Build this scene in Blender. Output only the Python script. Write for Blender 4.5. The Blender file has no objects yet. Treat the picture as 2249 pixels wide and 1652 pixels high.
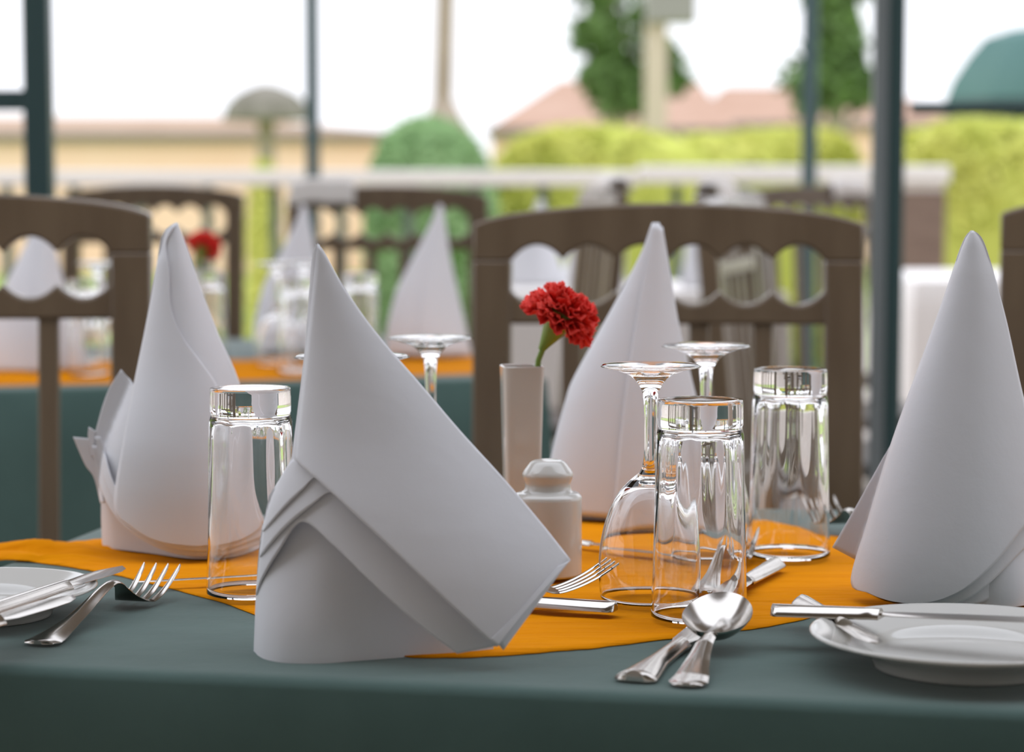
import bpy, bmesh, math, random
from mathutils import Vector, Matrix, noise
random.seed(7)
PI = math.pi
sc = bpy.context.scene
COL = sc.collection

# ------------------------------------------------------------------ camera, sky, exposure
F = 5000.0                     # focal length in pixels of the 2249 x 1652 frame
CAMZ = 1.036
PITCH = math.atan((826 - 410) / F)
cam_d = bpy.data.cameras.new('camera')
cam = bpy.data.objects.new('camera', cam_d)
COL.objects.link(cam)
cam.location = (0, 0, CAMZ)
cam.rotation_euler = (PI / 2 - PITCH, 0, 0)
cam_d.sensor_width = 36.0
cam_d.lens = 36.0 * F / 2249.0
cam_d.clip_start = 0.02
cam_d.clip_end = 400
cam_d.dof.use_dof = True
cam_d.dof.focus_distance = 1.52
cam_d.dof.aperture_fstop = 5.8
sc.camera = cam

w = bpy.data.worlds.new('overcast_sky')
sc.world = w
w.use_nodes = True
nt = w.node_tree
bg = nt.nodes['Background']
tc = nt.nodes.new('ShaderNodeTexCoord')
sp = nt.nodes.new('ShaderNodeSeparateXYZ')
nt.links.new(tc.outputs['Generated'], sp.inputs[0])
rp = nt.nodes.new('ShaderNodeValToRGB')
rp.color_ramp.elements[0].position = 0.0
rp.color_ramp.elements[0].color = (0.30, 0.27, 0.23, 1)
rp.color_ramp.elements[1].position = 0.02
rp.color_ramp.elements[1].color = (0.66, 0.67, 0.71, 1)
e = rp.color_ramp.elements.new(0.22)
e.color = (0.66, 0.67, 0.71, 1)
e = rp.color_ramp.elements.new(0.6)
e.color = (0.96, 1.0, 1.10, 1)
nt.links.new(sp.outputs['Z'], rp.inputs[0])
nt.links.new(rp.outputs[0], bg.inputs['Color'])
bg.inputs['Strength'].default_value = 2.3

sc.view_settings.view_transform = 'Standard'
sc.view_settings.look = 'None'
sc.view_settings.gamma = 1.0
sc.view_settings.use_curve_mapping = False
sc.view_settings.exposure = -0.04
sc.cycles.max_bounces = 16
sc.cycles.transmission_bounces = 14
sc.cycles.transparent_max_bounces = 12

# ------------------------------------------------------------------ pixel measuring
CP, SP = math.cos(PITCH), math.sin(PITCH)
TZ = 0.75

def ray(px, py):
    x = (px - 1124.5) / F
    u = -(py - 826.0) / F
    return Vector((x, CP + u * SP, -SP + u * CP))

def at(px, py, Y):
    d = ray(px, py)
    t = Y / d.y
    return Vector((d.x * t, Y, CAMZ + d.z * t))

def on(px, py, z=TZ):
    d = ray(px, py)
    t = (z - CAMZ) / d.z
    return Vector((d.x * t, d.y * t, z))

# ------------------------------------------------------------------ materials
def mat(name, col, rough=0.6, metal=0.0, spec=0.5, coat=0.0, bump=None, vary=None, trans=0.0, ior=1.5, sheen=0.0, sss=0.0):
    m = bpy.data.materials.new(name)
    m.use_nodes = True
    n = m.node_tree
    b = n.nodes['Principled BSDF']
    b.inputs['Base Color'].default_value = (*col, 1)
    b.inputs['Roughness'].default_value = rough
    b.inputs['Metallic'].default_value = metal
    b.inputs['Specular IOR Level'].default_value = spec
    b.inputs['Coat Weight'].default_value = coat
    b.inputs['Coat Roughness'].default_value = 0.12
    b.inputs['Transmission Weight'].default_value = trans
    b.inputs['IOR'].default_value = ior
    b.inputs['Sheen Weight'].default_value = sheen
    co = n.nodes.new('ShaderNodeTexCoord')
    if vary:
        scale, other, stretch = vary
        mp = n.nodes.new('ShaderNodeMapping')
        mp.inputs['Scale'].default_value = stretch
        n.links.new(co.outputs['Object'], mp.inputs[0])
        t = n.nodes.new('ShaderNodeTexNoise')
        t.inputs['Scale'].default_value = scale
        t.inputs['Detail'].default_value = 6
        n.links.new(mp.outputs[0], t.inputs['Vector'])
        r = n.nodes.new('ShaderNodeValToRGB')
        r.color_ramp.elements[0].position = 0.35
        r.color_ramp.elements[1].position = 0.65
        r.color_ramp.elements[0].color = (*col, 1)
        r.color_ramp.elements[1].color = (*other, 1)
        n.links.new(t.outputs[0], r.inputs[0])
        n.links.new(r.outputs[0], b.inputs['Base Color'])
    if bump:
        kind, scale, strength, dist = bump
        if kind == 'weave':
            ad = n.nodes.new('ShaderNodeMath'); ad.operation = 'ADD'
            for rot in (0, 1):
                wv = n.nodes.new('ShaderNodeTexWave')
                wv.bands_direction = 'X' if rot == 0 else 'Z'
                wv.inputs['Scale'].default_value = scale
                wv.inputs['Distortion'].default_value = 0.6
                n.links.new(co.outputs['Object'], wv.inputs['Vector'])
                n.links.new(wv.outputs['Fac'], ad.inputs[rot])
            out = ad.outputs[0]
        else:
            t = n.nodes.new('ShaderNodeTexNoise')
            t.inputs['Scale'].default_value = scale
            t.inputs['Detail'].default_value = 5 if kind == 'noise' else 3
            mp2 = n.nodes.new('ShaderNodeMapping')
            if kind == 'crease': mp2.inputs['Scale'].default_value = (1.0, 5.5, 1.0)
            n.links.new(co.outputs['Object'], mp2.inputs[0])
            n.links.new(mp2.outputs[0], t.inputs['Vector'])
            out = t.outputs[0]
        bp = n.nodes.new('ShaderNodeBump')
        bp.inputs['Strength'].default_value = strength
        bp.inputs['Distance'].default_value = dist
        n.links.new(out, bp.inputs['Height'])
        n.links.new(bp.outputs[0], b.inputs['Normal'])
    return m

M = {}
M['linen'] = mat('white_linen', (0.70, 0.70, 0.73), 0.85, spec=0.2, sheen=0.15, bump=('noise', 60, 0.10, 0.004))
M['green_cloth'] = mat('dark_green_cloth', (0.056, 0.104, 0.092), 0.8, spec=0.25, sheen=0.25, bump=('noise', 14, 0.22, 0.008), vary=(9, (0.068, 0.122, 0.108), (1, 2.5, 1)))
M['white_cloth'] = mat('white_table_cloth', (0.84, 0.80, 0.77), 0.85, spec=0.2)
M['orange'] = mat('orange_cotton', (0.80, 0.285, 0.0015), 0.9, spec=0.06, sheen=0.0, bump=('crease', 14, 0.55, 0.008), vary=(30, (0.75, 0.25, 0.0015), (0.3, 2.5, 1)))
M['glass'] = mat('clear_glass', (1, 1, 1), 0.0, trans=1.0, ior=1.5)
M['steel'] = mat('polished_steel', (0.53, 0.50, 0.465), 0.17, metal=1.0, bump=('noise', 40, 0.05, 0.002))
M['china'] = mat('white_china', (0.62, 0.61, 0.575), 0.12, spec=0.6, coat=0.3)
M['wood'] = mat('dark_varnished_wood', (0.120, 0.078, 0.044), 0.32, spec=0.5, coat=0.35, vary=(4, (0.150, 0.102, 0.060), (8, 8, 1)))
M['wood_seat'] = mat('dark_seat_wood', (0.060, 0.036, 0.024), 0.35, spec=0.5)
M['post'] = mat('dark_green_painted_steel', (0.025, 0.060, 0.062), 0.35, spec=0.5)
M['reflection'] = mat('painted_sky_reflection', (0.17, 0.195, 0.20), 0.35)  # paler than the post: sky reflection put into the colour
M['pole'] = mat('grey_green_steel', (0.030, 0.065, 0.068), 0.4)
M['petal'] = mat('red_petal', (0.78, 0.035, 0.025), 0.6, spec=0.2, vary=(60, (0.88, 0.075, 0.055), (1, 1, 1)))
M['stem'] = mat('fresh_green_stem', (0.22, 0.34, 0.04), 0.5, vary=(40, (0.13, 0.24, 0.025), (1, 1, 1)))
M['cap'] = mat('pale_stone_cap', (0.78, 0.74, 0.68), 0.5, spec=0.4)
M['baluster'] = mat('dark_green_baluster', (0.10, 0.14, 0.10), 0.5)
M['brick'] = mat('brown_brick', (0.17, 0.115, 0.085), 0.8, vary=(6, (0.23, 0.16, 0.12), (1, 1, 4)))
M['floor'] = mat('terracotta_floor', (0.50, 0.42, 0.35), 0.5, vary=(3, (0.44, 0.36, 0.29), (1, 1, 1)))
M['lawn'] = mat('lawn', (0.22, 0.33, 0.06), 0.9, vary=(2, (0.33, 0.40, 0.09), (1, 1, 1)))
M['peach'] = mat('peach_render', (0.88, 0.60, 0.43), 0.9, spec=0.1, vary=(0.6, (0.91, 0.66, 0.50), (1, 1, 1)))
M['roof_brown'] = mat('weathered_roof_tile', (0.37, 0.255, 0.18), 0.9, spec=0.1, vary=(1.5, (0.43, 0.31, 0.225), (1, 1, 3)))
M['roof_pink'] = mat('pink_roof_tile', (0.39, 0.245, 0.175), 0.9, spec=0.1, vary=(1.5, (0.45, 0.30, 0.225), (1, 1, 3)))
M['fascia'] = mat('grey_fascia', (0.20, 0.18, 0.16), 0.8)
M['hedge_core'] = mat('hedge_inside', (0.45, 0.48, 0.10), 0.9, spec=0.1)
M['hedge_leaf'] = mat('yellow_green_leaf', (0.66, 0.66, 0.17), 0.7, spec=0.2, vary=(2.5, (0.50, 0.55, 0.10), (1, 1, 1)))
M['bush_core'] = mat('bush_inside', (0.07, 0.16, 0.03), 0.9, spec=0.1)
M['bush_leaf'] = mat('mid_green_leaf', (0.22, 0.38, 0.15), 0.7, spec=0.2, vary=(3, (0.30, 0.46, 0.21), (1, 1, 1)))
M['tree_leaf'] = mat('dark_tree_leaf', (0.10, 0.18, 0.05), 0.7, spec=0.2, vary=(2, (0.17, 0.27, 0.09), (1, 1, 1)))
M['bark'] = mat('grey_bark', (0.30, 0.25, 0.19), 0.9, vary=(5, (0.38, 0.32, 0.25), (1, 1, 0.3)))
M['thatch'] = mat('grey_thatch', (0.20, 0.185, 0.15), 0.95, spec=0.1, vary=(6, (0.26, 0.24, 0.20), (1, 1, 0.3)))
M['canopy'] = mat('green_canvas', (0.075, 0.150, 0.140), 0.8, spec=0.15, vary=(1.2, (0.11, 0.20, 0.185), (1, 1, 1)))
M['box'] = mat('grey_metal_box', (0.30, 0.29, 0.26), 0.6)
M['concrete'] = mat('beige_concrete', (0.55, 0.46, 0.36), 0.9, vary=(3, (0.62, 0.52, 0.41), (1, 1, 0.4)))
M['unseen_wall'] = mat('unseen_wall_surface', (0.68, 0.67, 0.65), 0.8)
M['shade_roof'] = mat('shade_roof_surface', (0.26, 0.22, 0.18), 0.8)

# ------------------------------------------------------------------ object helpers
def tag(o, label=None, cat=None, group=None, kind=None):
    if label: o['label'] = label
    if cat: o['category'] = cat
    if group: o['group'] = group
    if kind: o['kind'] = kind
    return o

def empty(name, loc, label=None, cat=None, group=None, rz=0.0):
    o = bpy.data.objects.new(name, None)
    o.empty_display_size = 0.05
    COL.objects.link(o)
    o.location = loc
    o.rotation_euler = (0, 0, rz)
    return tag(o, label, cat, group)

def obj(name, verts, faces, m, parent=None, smooth=True, sharp=35, loc=None):
    me = bpy.data.meshes.new(name)
    me.from_pydata([tuple(v) for v in verts], [], faces)
    bm = bmesh.new(); bm.from_mesh(me)
    bmesh.ops.recalc_face_normals(bm, faces=bm.faces)
    bm.to_mesh(me); bm.free()
    me.materials.append(M[m] if isinstance(m, str) else m)
    if smooth:
        me.polygons.foreach_set('use_smooth', [True] * len(me.polygons))
        if sharp: me.set_sharp_from_angle(angle=math.radians(sharp))
    me.update()
    o = bpy.data.objects.new(name, me)
    COL.objects.link(o)
    if parent: o.parent = parent
    if loc is not None: o.location = loc
    return o

def mod(o, kind, **kw):
    md = o.modifiers.new(kind.lower(), kind)
    for k, v in kw.items(): setattr(md, k, v)
    return md

def dup(root, loc, rz=0.0, label=None, cat=None, group=None, scale=None):
    r = root.copy(); COL.objects.link(r)
    r.location = loc; r.rotation_euler = (0, 0, rz)
    if scale: r.scale = scale
    for k, v in (('label', label), ('category', cat), ('group', group)):
        if v: r[k] = v
    for ch in list(root.children):
        c = ch.copy(); COL.objects.link(c); c.parent = r
        for g in list(ch.children):
            d = g.copy(); COL.objects.link(d); d.parent = c
    return r

def box_vf(x0, x1, y0, y1, z0, z1):
    v = [(x, y, z) for x in (x0, x1) for y in (y0, y1) for z in (z0, z1)]
    f = [(0, 1, 3, 2), (4, 6, 7, 5), (0, 4, 5, 1), (2, 3, 7, 6), (0, 2, 6, 4), (1, 5, 7, 3)]
    return v, f

def box(name, b, m, parent=None, bevel=0.003, loc=None):
    v, f = box_vf(*b)
    o = obj(name, v, f, m, parent, smooth=False, loc=loc)
    if bevel: mod(o, 'BEVEL', width=bevel, segments=2)
    return o

def lathe_vf(prof, seg=64, fn=None):
    """prof: (radius, z) from axis to axis or open loop; fn(r,z,i,ang)->r"""
    v, f = [], []
    n = len(prof)
    idx = []
    for i, (r, z) in enumerate(prof):
        if r < 1e-6:
            v.append((0, 0, z)); idx.append([len(v) - 1] * seg)
        else:
            row = []
            for s in range(seg):
                a = 2 * PI * s / seg
                rr = fn(r, z, i, a) if fn else r
                v.append((rr * math.cos(a), rr * math.sin(a), z)); row.append(len(v) - 1)
            idx.append(row)
    for i in range(n - 1):
        for s in range(seg):
            t = (s + 1) % seg
            q = [idx[i][s], idx[i][t], idx[i + 1][t], idx[i + 1][s]]
            q2 = []
            for k in q:
                if k not in q2: q2.append(k)
            if len(q2) >= 3: f.append(tuple(q2))
    return v, f

def tube_vf(pts, rad, seg=10):
    pts = [Vector(p) for p in pts]
    v, f = [], []
    n = len(pts)
    for i, p in enumerate(pts):
        d = (pts[min(i + 1, n - 1)] - pts[max(i - 1, 0)]).normalized()
        a = d.orthogonal().normalized() if abs(d.z) < 0.9 else d.cross(Vector((1, 0, 0))).normalized()
        if abs(d.z) < 0.9: a = d.cross(Vector((0, 0, 1))).normalized()
        b = d.cross(a)
        r = rad[i] if isinstance(rad, (list, tuple)) else rad
        for s in range(seg):
            t = 2 * PI * s / seg
            v.append(p + (a * math.cos(t) + b * math.sin(t)) * r)
    for i in range(n - 1):
        for s in range(seg):
            t = (s + 1) % seg
            f.append((i * seg + s, i * seg + t, (i + 1) * seg + t, (i + 1) * seg + s))
    f.append(tuple(range(seg))); f.append(tuple(range((n - 1) * seg, n * seg)))
    return v, f

def interp(tab, x):
    if x <= tab[0][0]: return tab[0][1]
    for (a, va), (b, vb) in zip(tab, tab[1:]):
        if x <= b:
            return va + (vb - va) * (x - a) / (b - a)
    return tab[-1][1]

def spline(pts, n):
    """resample a polyline as a Catmull-Rom curve of n points, by arc length"""
    P = [Vector(p) for p in pts]
    dense = []
    m = len(P)
    for i in range(m - 1):
        p0, p1, p2, p3 = P[max(i - 1, 0)], P[i], P[i + 1], P[min(i + 2, m - 1)]
        for k in range(12):
            t = k / 12
            dense.append(0.5 * ((2 * p1) + (p2 - p0) * t + (2 * p0 - 5 * p1 + 4 * p2 - p3) * t * t + (3 * p1 - p0 - 3 * p2 + p3) * t ** 3))
    dense.append(P[-1])
    L = [0]
    for a, b in zip(dense, dense[1:]): L.append(L[-1] + (b - a).length)
    out = []
    j = 0
    for k in range(n):
        s = L[-1] * k / (n - 1)
        while j < len(L) - 2 and L[j + 1] < s: j += 1
        seg = L[j + 1] - L[j]
        t = 0 if seg < 1e-9 else (s - L[j]) / seg
        out.append(dense[j].lerp(dense[j + 1], min(max(t, 0), 1)))
    return out

# ------------------------------------------------------------------ the setting
ground = obj('ground', [(-60, 11.4, -0.02), (60, 11.4, -0.02), (60, 120, -0.02), (-60, 120, -0.02)], [(0, 1, 2, 3)], 'lawn', smooth=False)
tag(ground, kind='structure')
fl = box('floor', (-9, 9, -2.6, 11.4, -0.12, 0.0), 'floor', bevel=0)
tag(fl, kind='structure')
wb = box('unseen_light_wall', (-9, 9, -2.6, -2.4, 0.0, 3.2), 'unseen_wall', bevel=0)  # unseen wall, added to cut the sky and bounce fill light
tag(wb, kind='structure')
ce = box('shade_roof', (-9, 9, -2.6, 0.95, 2.75, 2.9), 'shade_roof', bevel=0)  # unseen roof over the camera, added to shade the near table
tag(ce, kind='structure')
cr = box('shade_roof', (-5, 5, 3.0, 5.6, 3.02, 3.12), 'shade_roof', bevel=0)  # unseen slab, added to darken the middle tables
tag(cr, kind='structure')

# ------------------------------------------------------------------ dining chairs
CW = 0.224
def strip_solid(top, bot, y0, y1):
    n = len(top)
    v, f = [], []
    for y in (y0, y1):
        v += [(x, y, z) for x, z in top] + [(x, y, z) for x, z in bot]
    o = 2 * n
    for i in range(n - 1):
        f.append((i, i + 1, n + i + 1, n + i))
        f.append((o + i, o + n + i, o + n + i + 1, o + i + 1))
        f.append((i, o + i, o + i + 1, i + 1))
        f.append((n + i, n + i + 1, o + n + i + 1, o + n + i))
    f.append((0, n, o + n, o)); f.append((n - 1, o + n - 1, o + 2 * n - 1, 2 * n - 1))
    return v, f

def make_chair(label, group):
    r = empty('dining_chair', (0, 0, 0), label, 'chair', group)
    lean = lambda z: 0.10 * max(0, z - 0.45)
    def bend(o):
        for vv in o.data.vertices: vv.co.y += lean(vv.co.z)
        mod(o, 'BEVEL', width=0.0035, segments=3, limit_method='ANGLE', angle_limit=math.radians(40))
        return o
    xs = [-CW + 2 * CW * i / 120 for i in range(121)]
    lobe = lambda x: abs(math.sin(PI * 6 * (x + 0.18) / 0.36)) ** 0.75 if abs(x) < 0.18 else 0.0
    top = [(x, 1.017 - 0.018 * (x / CW) ** 2 - 0.006 * abs(x / CW) ** 12) for x in xs]
    bot = [(x, 0.950 + 0.019 * lobe(x)) for x in xs]
    bend(obj('crest_rail', *strip_solid(top, bot, -0.014, 0.016), 'wood', r))
    xs2 = [x for x in xs if abs(x) <= 0.186]
    topc = [(x, 0.918 - 0.017 * lobe(x)) for x in xs2]
    botc = [(x, 0.878) for x in xs2]
    bend(obj('cross_rail', *strip_solid(topc, botc, -0.012, 0.012), 'wood', r))
    for s in (-1, 1):
        zz = [0.0, 0.25, 0.45, 0.6, 0.75, 0.9, 0.9515]
        a = [(s * CW, z) for z in zz]; b = [(s * (CW - 0.044), z) for z in zz]
        bend(obj('stile', *strip_solid(a, b, -0.014, 0.020), 'wood', r))
    for k in range(4):
        x = -0.183 + 0.366 * (k + 1) / 5
        zz = [0.53 + (0.885 - 0.53) * j / 6 for j in range(7)]
        bend(obj('slat', *strip_solid([(x + 0.0115, z) for z in zz], [(x - 0.0115, z) for z in zz], -0.008, 0.008), 'wood', r))
    bend(obj('lower_rail', *strip_solid([(-0.184, 0.53), (0.184, 0.53)], [(-0.184, 0.49), (0.184, 0.49)], -0.011, 0.011), 'wood', r))
    box('seat', (-0.225, 0.225, -0.40, -0.016, 0.425, 0.46), 'wood_seat', r, 0.01)
    for s in (-1, 1):
        box('front_leg', (s * 0.205 - 0.02, s * 0.205 + 0.02, -0.39, -0.35, 0.0, 0.425), 'wood', r)
        box('side_stretcher', (s * 0.205 - 0.011, s * 0.205 + 0.011, -0.35, -0.014, 0.18, 0.215), 'wood', r)
    return r

def place_x(px, Y): return (px - 1124.5) / F * Y
CG = 'dark wooden dining chairs with scalloped backs'
c1 = make_chair('dark wooden chair directly behind the red carnation, wide scalloped back facing the camera', CG)
c1.location = (place_x(1467, 2.58), 2.58, 0); c1.rotation_euler = (0, 0, math.radians(-3))
for px, Y, rz, sc_, lb in (
        (-128, 2.50, 3, 1.012, 'dark wooden chair cut by the left frame edge, behind the napkin with pointed leaf'),
        (330, 5.55, -2, 1.022, 'distant dark wooden chair below the peach house, beside the blurred red flower'),
        (850, 5.05, 1, 1.020, 'distant dark wooden chair below the round green bush, white shape on its crest'),
        (1795, 6.0, 22, 1.02, 'turned dark wooden chair far behind, just left of the thick green post'),
        (2645, 2.55, -12, 1.012, 'dark wooden chair showing only its stile at the right frame edge'),
        (1660, 4.2, 75, 1.0, 'dark wooden chair seen edge-on through the back of the nearer carved chair')):
    dup(c1, (place_x(px, Y), Y, 0), math.radians(rz), lb, 'chair', CG, (1, 1, sc_))

# ------------------------------------------------------------------ tables and cloths
def table(name_label, cloth_label, cloth_mat, origin, ang, W, D, drop, group=None):
    """origin: front left corner of the top; ang: turn about z; cloth is its own thing"""
    t = empty('dining_table', (origin[0], origin[1], 0), name_label, 'table', 'cloth covered dining tables', ang)
    box('tabletop', (0.006, W - 0.006, 0.006, D - 0.006, TZ - 0.03, TZ - 0.0035), 'wood_seat', t, 0.004)
    for x in (0.05, W - 0.1):
        for y in (0.05, D - 0.1):
            box('leg', (x, x + 0.05, y, y + 0.05, 0, TZ - 0.03), 'wood_seat', t)
    # cloth: rings from the middle of the top outwards and down
    N = 60
    def ring(off, z, wob):
        pts = []
        R = 0.012 + off
        corners = [(0, 0), (W, 0), (W, D), (0, D)]
        per = []
        for ci in range(4):
            (xa, ya), (xb, yb) = corners[ci], corners[(ci + 1) % 4]
            n = max(8, int(math.hypot(xb - xa, yb - ya) * 60))
            for k in range(n): per.append((xa + (xb - xa) * k / n, ya + (yb - ya) * k / n, ci, k / n))
        for (x, y, ci, q) in per:
            nx, ny = [(0, -1), (1, 0), (0, 1), (-1, 0)][ci]
            px_, py_ = x + nx * off, y + ny * off
            if q == 0:
                pnx, pny = [(-1, 0), (0, -1), (1, 0), (0, 1)][ci]
                px_ += pnx * off * 0.9; py_ += pny * off * 0.9
            s = x * (abs(ny)) + y * abs(nx)
            fold = wob * (math.sin(s * 31 + ci) * 0.6 + math.sin(s * 17.3 + 2 * ci) * 0.7)
            pts.append((px_ + nx * fold, py_ + ny * fold, z))
        return pts
    rings = [ring(-0.012, TZ, 0), ring(-0.006, TZ - 0.0004, 0), ring(-0.001, TZ - 0.0022, 0), ring(0.002, TZ - 0.0065, 0)]
    for k in range(1, 9):
        rings.append(ring(0.003 + 0.012 * k / 8 + 0.004, TZ - 0.012 - drop * k / 8, 0.010 * k / 8))
    v = []; f = []
    n = len(rings[0])
    for rg in rings: v += rg
    for i in range(len(rings) - 1):
        for k in range(n):
            f.append((i * n + k, i * n + (k + 1) % n, (i + 1) * n + (k + 1) % n, (i + 1) * n + k))
    f.append(tuple(range(n)))
    c = obj('tablecloth', v, f, cloth_mat, None, sharp=60, loc=(origin[0], origin[1], 0))
    c.rotation_euler = (0, 0, ang)
    tag(c, cloth_label, 'tablecloth', group)
    return c

fl_ = on(0, 1462); fr_ = on(2249, 1562)
ang = math.atan2(fr_.y - fl_.y, fr_.x - fl_.x)
u = Vector((math.cos(ang), math.sin(ang), 0)); vv_ = Vector((-u.y, u.x, 0))
lf = on(190, 1166)
s_l = (lf - fl_).dot(u)
O1 = fl_ + u * s_l
far = on(1735, 1115)
D1 = (far - fl_).dot(vv_)
table('nearest dining table, under the dark green cloth set with upturned glasses', 'dark green tablecloth on the nearest table, under the orange overlay', 'green_cloth', O1, ang, 0.95, D1, 0.33)
def tp(s, t, z=TZ): return O1 + u * s + vv_ * t + Vector((0, 0, z - TZ))

# second table, behind the left chair
O2 = Vector((-1.32, 3.04, 0)); A2 = math.radians(15.3)
table('middle table behind the left wooden chair, under a dark green cloth', 'dark green tablecloth on the middle table behind the left chair', 'green_cloth', O2, A2, 1.42, 1.0, 0.62)
def t2(s, t, z=TZ): return Vector((O2.x + math.cos(A2) * s - math.sin(A2) * t, O2.y + math.sin(A2) * s + math.cos(A2) * t, z))
# white cloth tables further back
table('distant table under a white cloth, seen through the carved chair back', 'white tablecloth on the distant table seen through the carved chair back', 'white_cloth', (place_x(1085, 6.2), 6.2), math.radians(2), 0.80, 0.75, 0.66)
table('distant table under a white cloth, right of the thick green post', 'white tablecloth on the distant table right of the thick green post', 'white_cloth', (place_x(2010, 7.0), 7.0), 0, 1.0, 0.9, 0.66)

# orange overlay on the nearest table
def overlay(label, front, rear, x0, x1, base_z, edge_x=None, nx=150, ny=34, loc=(0, 0, 0), wr=0.0009):
    v, f = [], []
    for th in (0, 1):
        for i in range(nx + 1):
            X = x0 + (x1 - x0) * i / nx
            ya, yb = interp(front, X), interp(rear, X)
            ya += 0.004 * noise.noise((X * 30, 3, 4)) + 0.0022 * noise.noise((X * 90, 3, 1)); yb += 0.0016 * noise.noise((X * 90, 9, 1))
            for j in range(ny + 1):
                Y = ya + (yb - ya) * j / ny
                h = 0.0013 + wr * (noise.noise((X * 9, Y * 34, 0.3)) + 0.55 * noise.noise((X * 25, Y * 70, 5.3)))
                edge = min(1, min(j, ny - j) / 4)
                h = 0.0010 + (h - 0.0010 + (0.018 * abs(noise.noise((X * 7, Y * 38, 2.2))) * min(1, (-0.305 - X) / 0.03) if X < -0.305 else 0)) * edge
                if edge_x:
                    ex = edge_x(Y)
                    if X < ex + 0.02: 
                        q = (ex + 0.02 - X)
                        h += 0.0015 + 0.0 * q + (0.004 * noise.noise((Y * 45, 2, 2)) if q > 0 else 0)
                        if q > 0.018: h -= 0.16 * (q - 0.018)
                v.append((X, Y, base_z + max(h, 0.0008) - th * 0.0007 if not (edge_x and X < edge_x(Y)) else base_z + h - th * 0.0007))
    m_ = (nx + 1) * (ny + 1)
    for i in range(nx):
        for j in range(ny):
            a = i * (ny + 1) + j
            f.append((a, a + 1, a + ny + 2, a + ny + 1))
            f.append((m_ + a, m_ + a + ny + 1, m_ + a + ny + 2, m_ + a + 1))
    rim = [i * (ny + 1) for i in range(nx + 1)] + [nx * (ny + 1) + j for j in range(1, ny + 1)] + [i * (ny + 1) + ny for i in range(nx - 1, -1, -1)] + [j for j in range(ny - 1, 0, -1)]
    for a, b in zip(rim, rim[1:] + rim[:1]): f.append((a, b, m_ + b, m_ + a))
    o = obj('table_overlay', v, f, 'orange', None, sharp=None, loc=loc)
    return tag(o, label, 'table overlay', 'orange overlays')

fpx = [(-60, 1238), (0, 1233), (80, 1238), (150, 1247), (260, 1266), (350, 1290), (420, 1306), (480, 1322), (530, 1342), (560, 1353), (700, 1400), (800, 1428), (905, 1447), (980, 1447), (1060, 1446), (1180, 1437), (1300, 1426), (1400, 1415), (1500, 1402), (1600, 1390), (1680, 1380), (1750, 1368), (1800, 1352), (1850, 1346), (2000, 1344), (2249, 1342), (2400, 1340)]
rpx = [(-60, 1207), (0, 1209), (60, 1206), (130, 1197), (220, 1189), (400, 1180), (600, 1170), (900, 1155), (1280, 1146), (1500, 1144), (1665, 1145), (1760, 1161), (1815, 1178), (1900, 1186), (2100, 1200), (2400, 1215)]
fw = sorted((p.x, p.y) for p in (on(*q) for q in fpx))
rw = sorted((p.x, p.y) for p in (on(*q) for q in rpx))
# left edge of the nearest table as x at depth y
def left_edge(Y):
    t = (Y - O1.y) / vv_.y
    return O1.x + vv_.x * t
overlay('wrinkled orange overlay lying diagonally on the nearest green tablecloth', fw, rw, -0.425, 0.52, TZ, left_edge)
overlay('blurred orange overlay on the middle table behind the left chair',
        [(-1.2, 3.14), (-0.6, 3.30), (-0.36, 3.36), (0.02, 3.50)],
        [(-1.2, 3.55), (-0.6, 3.70), (-0.30, 3.78), (0.02, 3.85)], -1.18, -0.02, TZ, None, 60, 20)

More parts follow.
